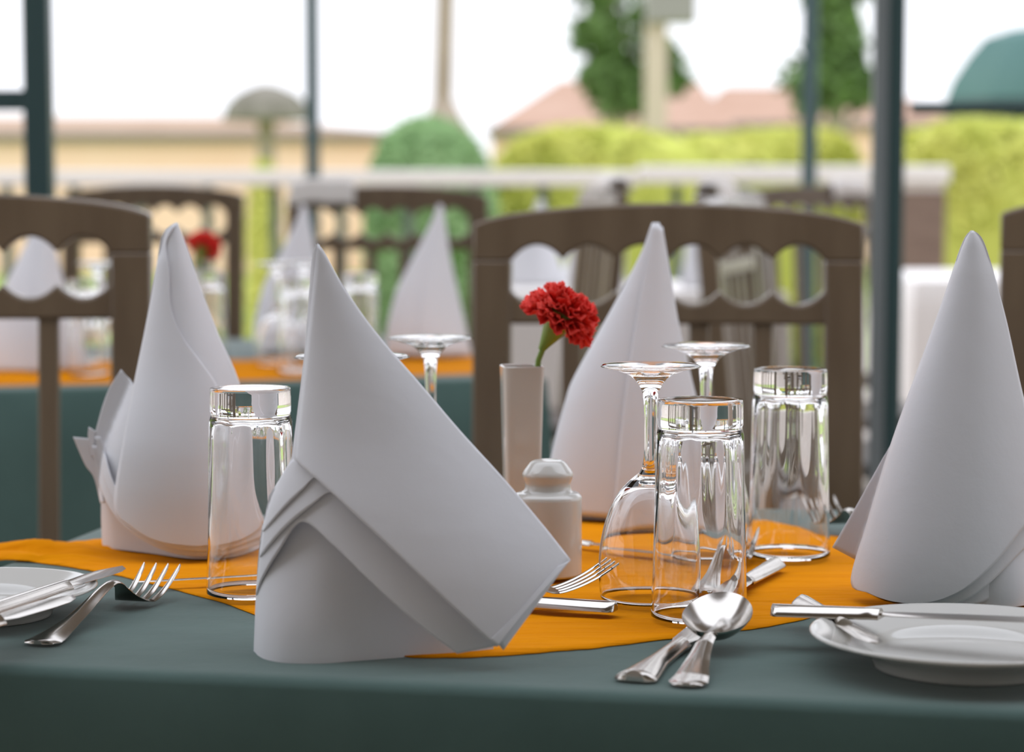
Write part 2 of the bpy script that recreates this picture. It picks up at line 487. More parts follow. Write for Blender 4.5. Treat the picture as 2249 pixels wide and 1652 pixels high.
# ------------------------------------------------------------------ folded napkins
class Napkin:
    def __init__(s, label, L, R, y_tip, y_base, rd, py_tip, py_base, flat=0.55, group='white standing napkins'):
        s.L, s.R = L, R
        s.yt, s.yb, s.rd, s.pt, s.pb, s.flat = y_tip, y_base, rd, py_tip, py_base, flat
        cx = (interp(L, py_base) + interp(R, py_base)) / 2
        s.o = Vector((place_x(cx, y_base), y_base, TZ))
        s.root = empty('folded_napkin', s.o, label, 'napkin', group)
        s.wmax = max(interp(R, p) - interp(L, p) for p in range(int(py_tip), int(py_base), 10))
    def depth(s, px, py):
        k5 = max(min(60, py - s.pt), 1) / 2
        l = sum(interp(s.L, py + k5 * d) for d in (-2, -1, 0, 1, 2)) / 5
        r = sum(interp(s.R, py + k5 * d) for d in (-2, -1, 0, 1, 2)) / 5
        c, hw = (l + r) / 2, max((r - l) / 2, 2)
        t = max(-1, min(1, (px - c) / hw))
        q = max(0, min(1, (py - s.pt) / (s.pb - s.pt)))
        yc = s.yt + (s.yb - s.yt) * q
        k = s.rd * (hw * 2 / s.wmax)
        g = math.sqrt(max(0, 1 - abs(t) ** 2.4)) if t < 0 else 1 - s.flat * t * t
        return yc - k * g
    def pt3(s, px, py, off, shift=None):
        Y = s.depth(px, py) - off
        yp = on(px, py).y
        if shift is not None: Y += shift
        elif yp > 0 and Y > yp - 0.010: Y = yp - 0.010
        return at(px, py, Y) - s.o
    def body(s, Lb, Rb, bottom, py0, rows=44, cols=40, back=1.0, m='linen'):
        v, f = [], []
        bots = spline([(a, b, 0) for a, b in bottom], cols + 1)
        def shift_at(c):
            bx_ = bots[0].x + (bots[-1].x - bots[0].x) * c
            by_ = interp([(p.x, p.y) for p in bots], bx_)
            return on(bx_, by_).y - s.depth(bx_, by_)
        for i in range(rows + 1):
            q = i / rows
            ring = []
            for k in range(cols + 1):
                c = k / cols
                c = 0.5 - 0.5 * math.cos(PI * c)
                # column runs from the tip outline to the bottom contour
                pyb = interp([(p.x, p.y) for p in bots], bots[0].x + (bots[-1].x - bots[0].x) * c)
                py = py0 + (pyb - py0) * q
                l, r = interp(Lb, py), interp(Rb, py)
                px = l + (r - l) * c
                g = max(0, (q - 0.6) / 0.4)
                g = g * g * (3 - 2 * g)
                ring.append(s.pt3(px, py, 0.0, g * shift_at(c)))
            yc = s.yt + (s.yb - s.yt) * q - s.o.y
            wd = (ring[-1] - ring[0]).length
            bk = []
            for k in range(cols - 1, 0, -1):
                p = ring[k]
                a = k / cols
                yb = max(ring[0].y, ring[-1].y) + back * s.rd * (wd / 0.2) * math.sin(PI * (0.5 - 0.5 * math.cos(PI * a)))
                e0 = ring[0].lerp(ring[-1], 0.5 - 0.5 * math.cos(PI * a))
                bk.append(Vector((p.x, yb, e0.z)))
            v += ring + bk
        n = 2 * cols
        for i in range(rows):
            for k in range(n):
                f.append((i * n + k, i * n + (k + 1) % n, (i + 1) * n + (k + 1) % n, (i + 1) * n + k))
        f.append(tuple(range(n)))
        return obj('body', v, f, m, s.root, sharp=70)
    def flap(s, name, a, b, off, nu=40, nv=26, off2=None, thick=0.0011, label=None, behind=0.0):
        """sheet between polyline a and polyline b (pixels); off: distance in front of the body"""
        A, B = spline([(x, y, 0) for x, y in a], nu + 1), spline([(x, y, 0) for x, y in b], nu + 1)
        v, f = [], []
        for i in range(nu + 1):
            for j in range(nv + 1):
                p = A[i].lerp(B[i], j / nv)
                of = off if off2 is None else off + (off2 - off) * j / nv
                v.append(s.pt3(p.x, p.y, of - behind))
        for i in range(nu):
            for j in range(nv):
                k = i * (nv + 1) + j
                f.append((k, k + 1, k + nv + 2, k + nv + 1))
        o = obj(name, v, f, 'linen', s.root, sharp=None)
        # make the normals look at the camera so that thickness grows backwards
        me = o.data
        nrm = sum((p.normal * p.area for p in me.polygons), Vector())
        if nrm.y > 0: me.flip_normals()
        mod(o, 'SOLIDIFY', thickness=thick, offset=-1)
        if label: o['label'] = label
        return o

# front napkin
yb = on(680, 1458).y
n1 = Napkin('tallest-looking white napkin at the front, its diagonal flap and layered hem facing the camera',
            [(533, 692), (560, 683), (640, 678), (780, 667), (910, 654), (1010, 638), (1060, 608), (1110, 584), (1180, 573), (1300, 562), (1430, 557), (1465, 560)],
            [(533, 704), (560, 718), (640, 760), (740, 833), (850, 929), (950, 1015), (1050, 1105), (1150, 1190), (1230, 1262), (1300, 1300), (1380, 1325), (1465, 1340)],
            yb + 0.085, yb + 0.046, 0.052, 535, 1458)
n1.body([(533, 693), (560, 685), (780, 668), (1010, 640), (1060, 610), (1110, 585), (1180, 574), (1300, 562), (1430, 557), (1465, 560)],
        [(533, 700), (700, 765), (900, 860), (1100, 950), (1250, 1030), (1350, 1065), (1440, 1088)],
        [(558, 1430), (575, 1446), (620, 1456), (700, 1458), (780, 1452), (900, 1443), (1005, 1437), (1086, 1430)], 537)
n1.flap('under_layer', [(566, 1235), (578, 1150), (615, 1070), (680, 1015), (770, 1090), (880, 1190), (1000, 1310), (1098, 1418)],
        [(562, 1308), (574, 1272), (610, 1212), (662, 1146), (730, 1196), (800, 1264), (870, 1330), (940, 1388), (1004, 1436)], 0.0115, 90, 14)
n1.flap('under_layer', [(590, 1090), (622, 1042), (655, 1012), (700, 1030), (765, 1085)],
        [(570, 1224), (618, 1166), (680, 1112), (727, 1081), (765, 1112)], 0.0145, 60, 14)
n1.flap('under_layer', [(604, 1070), (640, 1012), (665, 1010), (700, 1030), (740, 1066)],
        [(577, 1168), (620, 1118), (662, 1076), (697, 1047), (740, 1078)], 0.0170, 60, 12)
n1.flap('under_layer', [(1250, 1232), (1150, 1130), (1000, 960), (800, 730)],
        [(1106, 1428), (1060, 1380), (900, 1230), (720, 1050)], 0.0180, 40, 20)
n1.flap('front_flap', [(697, 534), (712, 553), (760, 637), (833, 738), (928, 848), (1013, 948), (1105, 1049), (1190, 1149), (1254, 1230)],
        [(646, 1010), (727, 1081), (840, 1186), (960, 1300), (1050, 1384), (1092, 1421)], 0.0210, 60, 50)
n1.flap('hem', [(1252, 1231), (1200, 1290), (1150, 1348), (1093, 1420)], [(1226, 1243), (1178, 1298), (1128, 1355), (1076, 1405)], 0.0226, 30, 8, 0.0220, thick=0.0006)

# left napkin
yb = on(430, 1235).y
n2 = Napkin('white napkin at the left, a pointed leaf fold standing out on its left side',
            [(495, 384), (520, 356), (600, 342), (720, 320), (850, 290), (950, 240), (1050, 214), (1150, 220), (1240, 226)],
            [(495, 392), (560, 415), (640, 442), (740, 480), (830, 520), (950, 560), (1080, 588), (1240, 605)],
            yb + 0.085, yb + 0.05, 0.05, 495, 1235, 0.9)
n2.body([(495, 386), (520, 362), (600, 346), (720, 325), (850, 300), (950, 245), (1050, 222), (1150, 222), (1240, 226)],
        [(495, 391), (560, 410), (640, 436), (740, 470), (830, 508), (950, 545), (1080, 575), (1240, 596)],
        [(226, 1204), (250, 1212), (330, 1222), (430, 1235), (520, 1228), (594, 1204)], 498)
n2.flap('side_leaf', [(265, 818), (236, 868), (216, 930), (206, 985), (214, 1060), (240, 1120), (292, 1176)],
        [(266, 818), (294, 858), (300, 920), (290, 1000), (284, 1060), (290, 1130), (310, 1176)], 0.002, 40, 16)
n2.flap('side_leaf', [(160, 966), (172, 995), (188, 1030), (206, 1056), (220, 1112)],
        [(202, 970), (206, 990), (210, 1020), (216, 1050), (228, 1112)], 0.001, 26, 8)
n2.flap('side_leaf', [(195, 944), (193, 962), (196, 985), (202, 1010)],
        [(212, 955), (212, 975), (210, 992), (210, 1010)], 0.002, 16, 6)
n2.flap('under_layer', [(214, 985), (236, 1060), (280, 1130), (350, 1170), (430, 1190), (520, 1180), (585, 1150)],
        [(202, 985), (220, 1078), (260, 1150), (325, 1200), (400, 1226), (490, 1224), (592, 1196)], 0.009, 60, 10)
n2.flap('under_layer', [(220, 965), (246, 1060), (290, 1130), (350, 1165), (430, 1185), (520, 1170), (585, 1140)],
        [(208, 965), (232, 1070), (275, 1148), (340, 1194), (410, 1216), (490, 1212), (590, 1180)], 0.0125, 60, 10)
n2.flap('back_flap', [(390, 495), (415, 560), (442, 640), (480, 740), (520, 830), (558, 950), (586, 1080), (594, 1145)],
        [(384, 497), (357, 524), (360, 620), (350, 760), (340, 900), (330, 1020), (330, 1120), (400, 1190)], 0.0145, 60, 30)
n2.flap('front_flap', [(384, 498), (356, 524), (342, 600), (320, 720), (293, 852), (268, 985), (250, 1120), (285, 1163), (345, 1195), (430, 1207)],
        [(386, 498), (364, 540), (371, 600), (375, 680), (400, 745), (440, 800), (475, 850), (510, 930), (552, 1040), (578, 1120), (580, 1158), (520, 1192), (432, 1207)], 0.0165, 80, 36)

# right napkin
yb = on(2000, 1337).y
n3 = Napkin('white napkin at the right behind the side plate, cut by the frame edge',
            [(513, 2132), (545, 2112), (700, 2058), (970, 1960), (1150, 1905), (1280, 1868), (1345, 1862)],
            [(513, 2138), (545, 2164), (600, 2182), (700, 2208), (880, 2249), (1100, 2300), (1345, 2345)],
            yb + 0.075, yb + 0.05, 0.052, 515, 1342, 0.9)
n3.body([(513, 2134), (545, 2116), (700, 2064), (970, 1972), (1150, 1925), (1280, 1900), (1345, 1900)],
        [(513, 2137), (545, 2160), (600, 2178), (700, 2202), (880, 2242), (1100, 2292), (1345, 2338)],
        [(1902, 1300), (1940, 1322), (2010, 1336), (2120, 1341), (2249, 1338), (2337, 1310)], 517)
n3.flap('back_leaf', [(1975, 950), (1930, 1030), (1880, 1120), (1828, 1210)],
        [(1990, 950), (1965, 1040), (1930, 1130), (1885, 1240)], 0.0, 30, 10, behind=0.02)
n3.flap('under_layer', [(1960, 1290), (2040, 1295), (2110, 1270), (2200, 1180), (2300, 1080)],
        [(2040, 1340), (2120, 1340), (2180, 1320), (2249, 1268), (2330, 1180)], 0.010, 50, 12)
n3.flap('under_layer', [(1930, 1285), (2000, 1300), (2080, 1280), (2190, 1180), (2300, 1060)],
        [(1985, 1335), (2055, 1338), (2112, 1330), (2172, 1290), (2249, 1214), (2330, 1125)], 0.0145, 50, 12)
n3.flap('front_flap', [(2133, 514), (2112, 545), (2058, 700), (1960, 970), (1905, 1150), (1868, 1284), (1905, 1310), (1955, 1328), (2005, 1334)],
        [(2138, 514), (2164, 546), (2208, 700), (2249, 882), (2285, 1000), (2322, 1080), (2249, 1167), (2190, 1240), (2122, 1299), (2062, 1326), (2007, 1334)], 0.0195, 90, 40)

# rear napkin
yb = on(1420, 1152).y
n4 = Napkin('white napkin with a rounded tip standing behind the wine glasses',
            [(493, 1431), (505, 1426), (560, 1408), (680, 1345), (830, 1262), (890, 1240), (1010, 1209), (1090, 1204), (1155, 1212)],
            [(493, 1449), (505, 1457), (600, 1472), (720, 1492), (860, 1525), (1000, 1560), (1155, 1600)],
            yb + 0.08, yb + 0.04, 0.045, 493, 1152, 0.9)
n4.body([(493, 1433), (505, 1428), (560, 1410), (680, 1348), (830, 1266), (890, 1244), (1010, 1213), (1090, 1208), (1155, 1216)],
        [(493, 1447), (505, 1454), (600, 1469), (720, 1488), (860, 1520), (1000, 1554), (1155, 1592)],
        [(1216, 1136), (1280, 1145), (1350, 1150), (1420, 1152), (1500, 1149), (1590, 1132)], 495)
n4.flap('front_flap', [(1437, 497), (1424, 560), (1400, 690), (1378, 830), (1360, 980), (1345, 1146)],
        [(1456, 505), (1472, 600), (1492, 720), (1525, 860), (1560, 1000), (1588, 1130)], 0.006, 50, 24)
n4.flap('left_flap', [(1431, 497), (1408, 560), (1345, 680), (1262, 830), (1240, 890), (1209, 1010), (1204, 1090), (1214, 1132)],
        [(1437, 497), (1432, 560), (1418, 690), (1395, 830), (1385, 980), (1376, 1146)], 0.004, 50, 24)

for n_ in (n2, n3, n4): n_.root.location.z += 0.0024
# napkins on the other tables: copies of the left, front and right folds
NG = 'white standing napkins'
dup(n4.root, Vector((place_x(85, 3.48), 3.48, TZ + 0.004)), 0.4, 'blurred white napkin on the middle table, seen through the left chair back', 'napkin', NG)
dup(n4.root, Vector((place_x(945, 3.80), 3.80, TZ + 0.004)), 0.0, 'blurred white napkin standing right of the front napkin, above a glass foot', 'napkin', NG, (0.95, 1, 1))
dup(n4.root, Vector((place_x(655, 3.95), 3.95, TZ + 0.002)), 0.25, 'blurred white napkin farthest back on the middle table, behind the glass cluster', 'napkin', NG, (1, 1, 1))
for i, (px, Y, rz) in enumerate(((1180, 6.55, 0.3), (1310, 6.75, -0.2), (1545, 6.5, 0.9))):
    dup(n4.root, Vector((place_x(px, Y), Y, TZ)), rz, ('blurred white napkin on the distant white table, leftmost in the carved chair opening', 'blurred white napkin on the distant white table, behind the carnation bloom', 'blurred white napkin on the distant white table, right of the rounded napkin tip')[i], 'napkin', NG, (1.25, 1, 1))

# ------------------------------------------------------------------ glassware
TH = 0.1435
def tumbler_mesh():
    o = [(0, 0.1435), (0.0255, 0.1435), (0.0272, 0.1425), (0.0279, 0.1405), (0.0281, 0.1270), (0.0274, 0.1252), (0.0279, 0.1235), (0.0287, 0.1190), (0.0292, 0.10), (0.0302, 0.05), (0.0316, 0.004), (0.0317, 0.001), (0.0311, 0.0), (0.0303, 0.001),
         (0.0300, 0.004), (0.0286, 0.05), (0.0268, 0.09), (0.0258, 0.112), (0.0240, 0.1205), (0.0195, 0.1235), (0, 0.1245)]
    def fn(r, z, i, a):
        if i >= 14 and 0.05 <= z < 0.1215: return r - 0.0011 * (0.5 + 0.5 * math.cos(10 * a)) * min(1, (z - 0.04) / 0.05)
        return r
    # densify
    pr = [(p.x, p.y) for p in spline([(a, b, 0) for a, b in o[:5]], 14)] + [(p.x, p.y) for p in spline([(a, b, 0) for a, b in o[5:]], 60)]
    pr[0] = (0, o[0][1]); pr[-1] = (0, o[-1][1])
    def fn2(r, z, i, a):
        inner = i > 14 + 26 and r < 0.0302
        if inner and 0.05 <= z < 0.1215: return r - 0.0010 * (0.5 + 0.5 * math.cos(10 * a)) * min(1, (z - 0.05) / 0.04)
        return r
    v, f = lathe_vf(pr, 100, fn2)
    return v, f

def wine_mesh():
    outer = [(0, 0.1657), (0.020, 0.1650), (0.0320, 0.1640), (0.0338, 0.1632), (0.0336, 0.1622), (0.0250, 0.1602), (0.0140, 0.1560), (0.0075, 0.1490), (0.0050, 0.1400), (0.0042, 0.1200), (0.0045, 0.1000), (0.0065, 0.0900), (0.0130, 0.0840), (0.0220, 0.0740), (0.0295, 0.0580), (0.0338, 0.0400), (0.0350, 0.0250), (0.0345, 0.0100), (0.0336, 0.0010), (0.0332, 0.0), (0.0327, 0.0010),
             (0.0337, 0.0100), (0.0341, 0.0250), (0.0328, 0.0400), (0.0284, 0.0570), (0.0210, 0.0720), (0.0110, 0.0805), (0, 0.0825)]
    outer = [(a, b * 0.9838) for a, b in outer]
    pr = [(max(p.x, 0), p.y) for p in spline([(a, b, 0) for a, b in outer], 110)]
    pr[0] = (0, outer[0][1]); pr[-1] = (0, outer[-1][1])
    return lathe_vf(pr, 72)

def lath_obj(name, vf, m, loc, label, cat, group=None, sharp=None):
    o = obj(name, vf[0], vf[1], m, None, sharp=sharp, loc=loc)
    return tag(o, label, cat, group)

GT, GWn = 'upturned tumblers', 'upturned wine glasses'
def X0(px, Y, z=TZ): return Vector((place_x(px, Y), Y, z))
def upY(py, h):
    """depth at which a point h above the table shows at row py"""
    d = ray(1124, py)
    return (TZ + h - CAMZ) / d.z * d.y
LIFT = 0.0042
def sit(px, py):
    p = on(px, py, TZ + LIFT); return p
tum = lath_obj('tumbler', tumbler_mesh(), 'glass', sit(1535, 1354), 'upturned glass tumbler in front of the wine glasses, above the spoon', 'glass', GT)
def cp(o, loc, label, scale=None, rz=0):
    c = o.copy(); COL.objects.link(c); c.location = loc; c.rotation_euler = (0, 0, rz); c['label'] = label
    if scale: c.scale = scale
    return c
cp(tum, sit(554, 1302), 'upturned glass tumbler between the left napkin and the front napkin', rz=0.2)
cp(tum, sit(1732, 1219), 'upturned glass tumbler rightmost on the overlay, in front of the carved chair stile', rz=0.1)
win = lath_obj('wine_glass', wine_mesh(), 'glass', X0(1430, upY(795, 0.1630 + LIFT), TZ + LIFT), 'upturned wine glass left of the front tumbler, full bowl and stem in view', 'glass', GWn)
cp(win, X0(1552, upY(752, 0.1630 + LIFT), TZ + LIFT), 'upturned wine glass half hidden behind the front tumbler')
cp(win, X0(945, upY(735, 0.1630 + LIFT), TZ + LIFT), 'upturned wine glass whose foot shows right of the front napkin')
cp(win, X0(772, upY(775, 0.1630 + LIFT), TZ + LIFT), 'wide footed upturned wine glass almost hidden behind the front napkin', (1.22, 1.22, 1))
for i, (px, Y, lb) in enumerate(((608, 3.60, 'blurred upturned wine glass on the middle table, leftmost of the glass cluster'),
                                 (668, 3.68, 'blurred upturned wine glass on the middle table, just left of the front napkin tip'),
                                 (215, 3.62, 'blurred upturned wine glass on the middle table, seen through the left chair slats'))):
    cp(win, X0(px, Y, TZ + 0.005), lb)
for i, (px, Y, lb) in enumerate(((655, 3.45, 'blurred upturned tumbler on the middle table, in front of its wine glasses'),
                                 (790, 3.62, 'blurred upturned tumbler on the middle table, right of the front napkin tip'),
                                 (190, 3.40, 'blurred upturned tumbler on the middle table, behind the left chair slats'),
                                 (455, 3.70, 'blurred upturned tumbler on the middle table, beside the left napkin'))):
    cp(tum, X0(px, Y, TZ + 0.005), lb)

# ------------------------------------------------------------------ shaker, vase, carnation
sh = [(0, 0), (0.0225, 0), (0.0243, 0.0015), (0.0248, 0.004), (0.0248, 0.052), (0.0244, 0.0575), (0.0225, 0.0600), (0.0185, 0.0612), (0.0170, 0.0630), (0.0165, 0.0670), (0.0178, 0.0705), (0.0186, 0.0730), (0.0182, 0.0750), (0.0150, 0.0795), (0.0120, 0.0830), (0.0085, 0.0842), (0, 0.0845)]
pr = [(max(p.x, 0), p.y) for p in spline([(a, b, 0) for a, b in sh], 70)]
pr[0] = (0, 0); pr[-1] = (0, sh[-1][1])
shk = sit(1203, 1262)
lath_obj('salt_shaker', lathe_vf(pr, 64), 'china', shk, 'small white ceramic salt shaker in front of the flower vase', 'salt shaker')

vY = upY(803, 0.145 + LIFT)
vase_o = X0(1146, vY, TZ + LIFT)
def vase_vf():
    v, f = [], []
    def sec(hw, z):
        pts = []
        for k in range(32):
            a = 2 * PI * k / 32 + PI / 32
            c, s = math.cos(a), math.sin(a)
            e = 0.35
            pts.append((hw * math.copysign(abs(c) ** e, c), hw * math.copysign(abs(s) ** e, s), z))
        return pts
    prof = [(0.010, 0), (0.0115, 0.0006), (0.0122, 0.003), (0.0135, 0.05), (0.0148, 0.10), (0.0158, 0.143), (0.0158, 0.1446), (0.0150, 0.1452), (0.0140, 0.1446), (0.0136, 0.143), (0.0125, 0.10), (0.0112, 0.05), (0.009, 0.01)]
    for hw, z in prof: v += sec(hw, z)
    n = 32
    for i in range(len(prof) - 1):
        for k in range(n): f.append((i * n + k, i * n + (k + 1) % n, (i + 1) * n + (k + 1) % n, (i + 1) * n + k))
    f.append(tuple(range(n))); f.append(tuple(range((len(prof) - 1) * n, len(prof) * n)))
    return v, f
vase = obj('bud_vase', *vase_vf(), 'china', None, sharp=50, loc=vase_o)
vase.rotation_euler = (0, 0, math.radians(8))
tag(vase, 'slim white square bud vase holding the red carnation in the foreground', 'vase')

def make_carnation(origin, label):
    r = empty('carnation', origin, label, 'flower', 'red carnations in vases')
    to = lambda px, py, dy=0.0: at(px, py, origin.y + dy) - origin
    base = Vector((0, 0, 0.012)); mouth = to(1181, 806)
    c0, c1_, c2 = to(1188, 778), to(1196, 757), to(1229, 703)
    st = spline([base, mouth * 0.6 + Vector((0.002, 0, 0)), mouth, c0, c1_], 24)
    obj('stem', *tube_vf(st, 0.0023, 10), 'stem', r)
    ax = (c2 - c1_).normalized()
    ln = (c2 - c1_).length
    rot = ax.to_track_quat('Z', 'Y').to_matrix().to_4x4()
    prof = [(0, -0.006), (0.0026, -0.005), (0.0042, 0.0), (0.0070, ln * 0.35), (0.0098, ln * 0.7), (0.0110, ln), (0.0116, ln * 1.25), (0.008, ln * 1.2), (0, ln * 1.15)]
    v, f = lathe_vf(prof, 30, lambda rr, z, i, a: rr * (1 + (0.05 * math.cos(5 * a) if i > 3 else 0)))
    T = Matrix.Translation(c1_) @ rot
    obj('calyx', [T @ Vector(p) for p in v], f, 'stem', r)
    # bloom: ruffled fans in layers
    rng = random.Random(3)
    v, f = [], []
    layers = [(11, 0.029, 84, 0.000), (11, 0.029, 74, 0.001), (10, 0.028, 63, 0.002), (9, 0.026, 50, 0.004), (8, 0.024, 37, 0.005), (6, 0.021, 22, 0.006), (4, 0.018, 8, 0.006)]
    for li, (cnt, R, tilt, lift) in enumerate(layers):
        for k in range(cnt):
            az = 2 * PI * (k + 0.5 * (li % 2)) / cnt + rng.uniform(-.15, .15)
            tl = math.radians(tilt + rng.uniform(-7, 7))
            d = Vector((math.cos(az) * math.sin(tl), math.sin(az) * math.sin(tl), math.cos(tl)))
            side = Vector((-math.sin(az), math.cos(az), 0))
            nrm = d.cross(side)
            L_ = R * rng.uniform(0.9, 1.08); wdt = 0.025 * rng.uniform(0.9, 1.15)
            nu, nv = 18, 9
            b0 = len(v); ph = rng.uniform(0, 6)
            for j in range(nv + 1):
                t = j / nv
                for i in range(nu + 1):
                    q = i / nu * 2 - 1
                    ww = wdt * (0.16 + 0.84 * t ** 1.2)
                    ll = L_ * t * (1 - 0.13 * q * q)
                    if j == nv: ll += 0.0012 * (1 if i % 2 else -1)
                    ruf = 0.0032 * t * t * math.sin(q * 7 + ph) + 0.0014 * t ** 3 * math.sin(q * 15 + ph * 2)
                    curl = -0.005 * t ** 3 if tilt > 50 else 0
                    p = Vector((0, 0, ln * 0.95 + lift)) + d * ll + side * (q * ww * 0.62) + nrm * (ruf + curl)
                    v.append(T @ p)
            for j in range(nv):
                for i in range(nu):
                    a = b0 + j * (nu + 1) + i
                    f.append((a, a + 1, a + nu + 2, a + nu + 1))
    o = obj('bloom', v, f, 'petal', r, sharp=None)
    mod(o, 'SOLIDIFY', thickness=0.0005)
    return r
car = make_carnation(vase_o, 'red carnation leaning right in the white vase on the nearest table')
v2 = X0(420, 3.75, TZ + 0.005)
cv = vase.copy(); COL.objects.link(cv); cv.location = v2; cv['label'] = 'blurred white bud vase on the middle table, behind the left napkin'
dup(car, v2, 0.9, 'blurred red carnation on the middle table, right of the left napkin tip', 'flower', 'red carnations in vases')
v3 = X0(1362, 6.55, TZ + 0.002)
cv3 = vase.copy(); COL.objects.link(cv3); cv3.location = v3; cv3['label'] = 'blurred white bud vase on the distant white table'
dup(car, v3, 0.0, 'blurred red carnation on the distant white table, left of the rounded napkin tip', 'flower', 'red carnations in vases')

# ------------------------------------------------------------------ plates
def plate_vf(R):
    pr = [(0, 0.006), (R * .52, 0.0062), (R * .58, 0.0075), (R * .66, 0.0125), (R * .80, 0.0168), (R * .97, 0.0212), (R * 1.0, 0.0214), (R * 1.004, 0.0206), (R * .99, 0.0190), (R * .80, 0.0140), (R * .66, 0.0088), (R * .60, 0.0030), (R * .59, 0.0), (R * .555, 0.0), (R * .54, 0.003), (0, 0.0035)]
    pr = [pr[0]] + [(max(p.x, 0), p.y) for p in spline([(a, b, 0) for a, b in pr[1:-1]], 60)] + [pr[-1]]
    return lathe_vf(pr, 96)
P_R = on(2118, 1466); P_R.z = TZ + 0.0006
pl1 = lath_obj('side_plate', plate_vf(0.0915), 'china', P_R, 'white side plate at the right table edge, cutlery across it', 'plate', 'white side plates')
P_L = on(-30, 1354); P_L.z = TZ + 0.0006
cp(pl1, P_L, 'white side plate cut by the left frame edge, under two knives', (0.80, 0.80, 0.95))

# ------------------------------------------------------------------ cutlery
def ribbon(xs, wfun, zfun, thick, crown=0.0, nj=10):
    """solid strip along local x: width wfun(x), height zfun(x)"""
    v, f = [], []
    n = len(xs)
    for side in (1, 0):
        for x in xs:
            hw = wfun(x); z = zfun(x)
            for j in range(nj + 1):
                q = j / nj * 2 - 1
                v.append((x, q * hw, z + (thick(x) * (1 - 0.75 * q * q) if side else 0.0) + crown * (1 - q * q) * side))
    m_ = n * (nj + 1)
    for i in range(n - 1):
        for j in range(nj):
            a = i * (nj + 1) + j
            f.append((a, a + 1, a + nj + 2, a + nj + 1)); f.append((m_ + a, m_ + a + nj + 1, m_ + a + nj + 2, m_ + a + 1))
    rim = [i * (nj + 1) for i in range(n)] + [(n - 1) * (nj + 1) + j for j in range(1, nj + 1)] + [i * (nj + 1) + nj for i in range(n - 2, -1, -1)] + [j for j in range(nj - 1, 0, -1)]
    for a, b in zip(rim, rim[1:] + rim[:1]): f.append((a, b, m_ + b, m_ + a))
    return v, f
def lin(a, b, n): return [a + (b - a) * i / (n - 1) for i in range(n)]

HW_TAB = [(0, 0.0035), (0.002, 0.0085), (0.006, 0.0112), (0.014, 0.0108), (0.030, 0.0085), (0.050, 0.0062), (0.075, 0.0048), (0.11, 0.0036), (0.20, 0.0034)]
def handle_w(x): return interp(HW_TAB, x) * (1 + (0.05 * math.sin(x * 900) if x < 0.012 else 0))

def orient(root, tail, head):
    d = Vector(head) - Vector(tail)
    root.location = tail
    root.rotation_euler = Matrix((( d.normalized()), (Vector((0, 0, 1)).cross(d).normalized()), (d.normalized().cross(Vector((0, 0, 1)).cross(d).normalized())))).transposed().to_euler()

def make_spoon(label, L=0.150):
    r = empty('spoon', (0, 0, 0), label, 'spoon', 'steel cutlery')
    neck = L - 0.060
    ztab = [(0, 0.0012), (0.02, 0.0022), (neck * .45, 0.0065), (neck * .75, 0.0115), (neck * .92, 0.0118), (neck + 0.004, 0.0108), (neck + 0.012, 0.0085)]
    xs = lin(0, neck + 0.010, 60)
    zf = lambda x: interp(ztab, x)
    obj('handle', *ribbon(xs, lambda x: handle_w(x), zf, lambda x: 0.0016, 0.0006), 'steel', r, sharp=50)
    v, f = [], []
    nr, ns = 14, 48
    cx = neck + 0.031
    a_, b_ = 0.032, 0.0215
    for side in (1, 0):
        for i in range(nr + 1):
            q = i / nr
            for s in range(ns):
                t = 2 * PI * s / ns
                ex = a_ * q * math.cos(t); ey = b_ * q * math.sin(t) * (1 - 0.10 * math.cos(t))
                z = -0.0012 + 0.0140 * q ** 2.2 + 0.0014 * side * (1 - 0.55 * q) + (ex + a_) * 0.20
                v.append((cx + ex, ey, z))
    m_ = (nr + 1) * ns
    for i in range(nr):
        for s in range(ns):
            t = (s + 1) % ns
            f.append((i * ns + s, i * ns + t, (i + 1) * ns + t, (i + 1) * ns + s))
            f.append((m_ + i * ns + s, m_ + (i + 1) * ns + s, m_ + (i + 1) * ns + t, m_ + i * ns + t))
    for s in range(ns):
        t = (s + 1) % ns
        f.append((nr * ns + s, m_ + nr * ns + s, m_ + nr * ns + t, nr * ns + t))
    bo = obj('bowl', v, f, 'steel', r, sharp=60)
    bm = bmesh.new(); bm.from_mesh(bo.data); bmesh.ops.remove_doubles(bm, verts=bm.verts, dist=1e-6); bm.to_mesh(bo.data); bm.free()
    return r

def make_fork(label, L=0.192):
    r = empty('fork', (0, 0, 0), label, 'fork', 'steel cutlery')
    ztab = [(0, 0.0012), (0.02, 0.0020), (0.06, 0.0085), (0.100, 0.0185), (0.118, 0.0180), (0.132, 0.0085), (0.145, 0.0030), (0.158, 0.0042), (0.175, 0.0100), (0.192, 0.0190)]
    zt = spline([(a, b, 0) for a, b in ztab], 80)
    zt = [(p.x, p.y) for p in zt]
    zf = lambda x: interp(zt, x)
    wf = lambda x: handle_w(x) if x < 0.11 else interp([(0.11, 0.0036), (0.124, 0.0042), (0.134, 0.0085), (0.142, 0.0118), (0.150, 0.0124)], x)
    obj('handle', *ribbon(lin(0, 0.126, 60), wf, zf, lambda x: 0.0016, 0.0006), 'steel', r, sharp=50)
    obj('shoulder', *ribbon(lin(0.126, 0.150, 20), wf, zf, lambda x: 0.0015, 0.0), 'steel', r, sharp=50)
    for k in range(4):
        yc = (k - 1.5) * 0.0066
        xs = lin(0.149, 0.192, 24)
        v, f = ribbon(xs, lambda x: interp([(0.149, 0.0026), (0.188, 0.0014), (0.192, 0.0006)], x), zf, lambda x: 0.0014, 0.0, 4)
        v = [(x, y + yc * (1 + 0.25 * (x - 0.149) / 0.043), z) for x, y, z in v]
        obj('tine', v, f, 'steel', r, sharp=50)
    return r

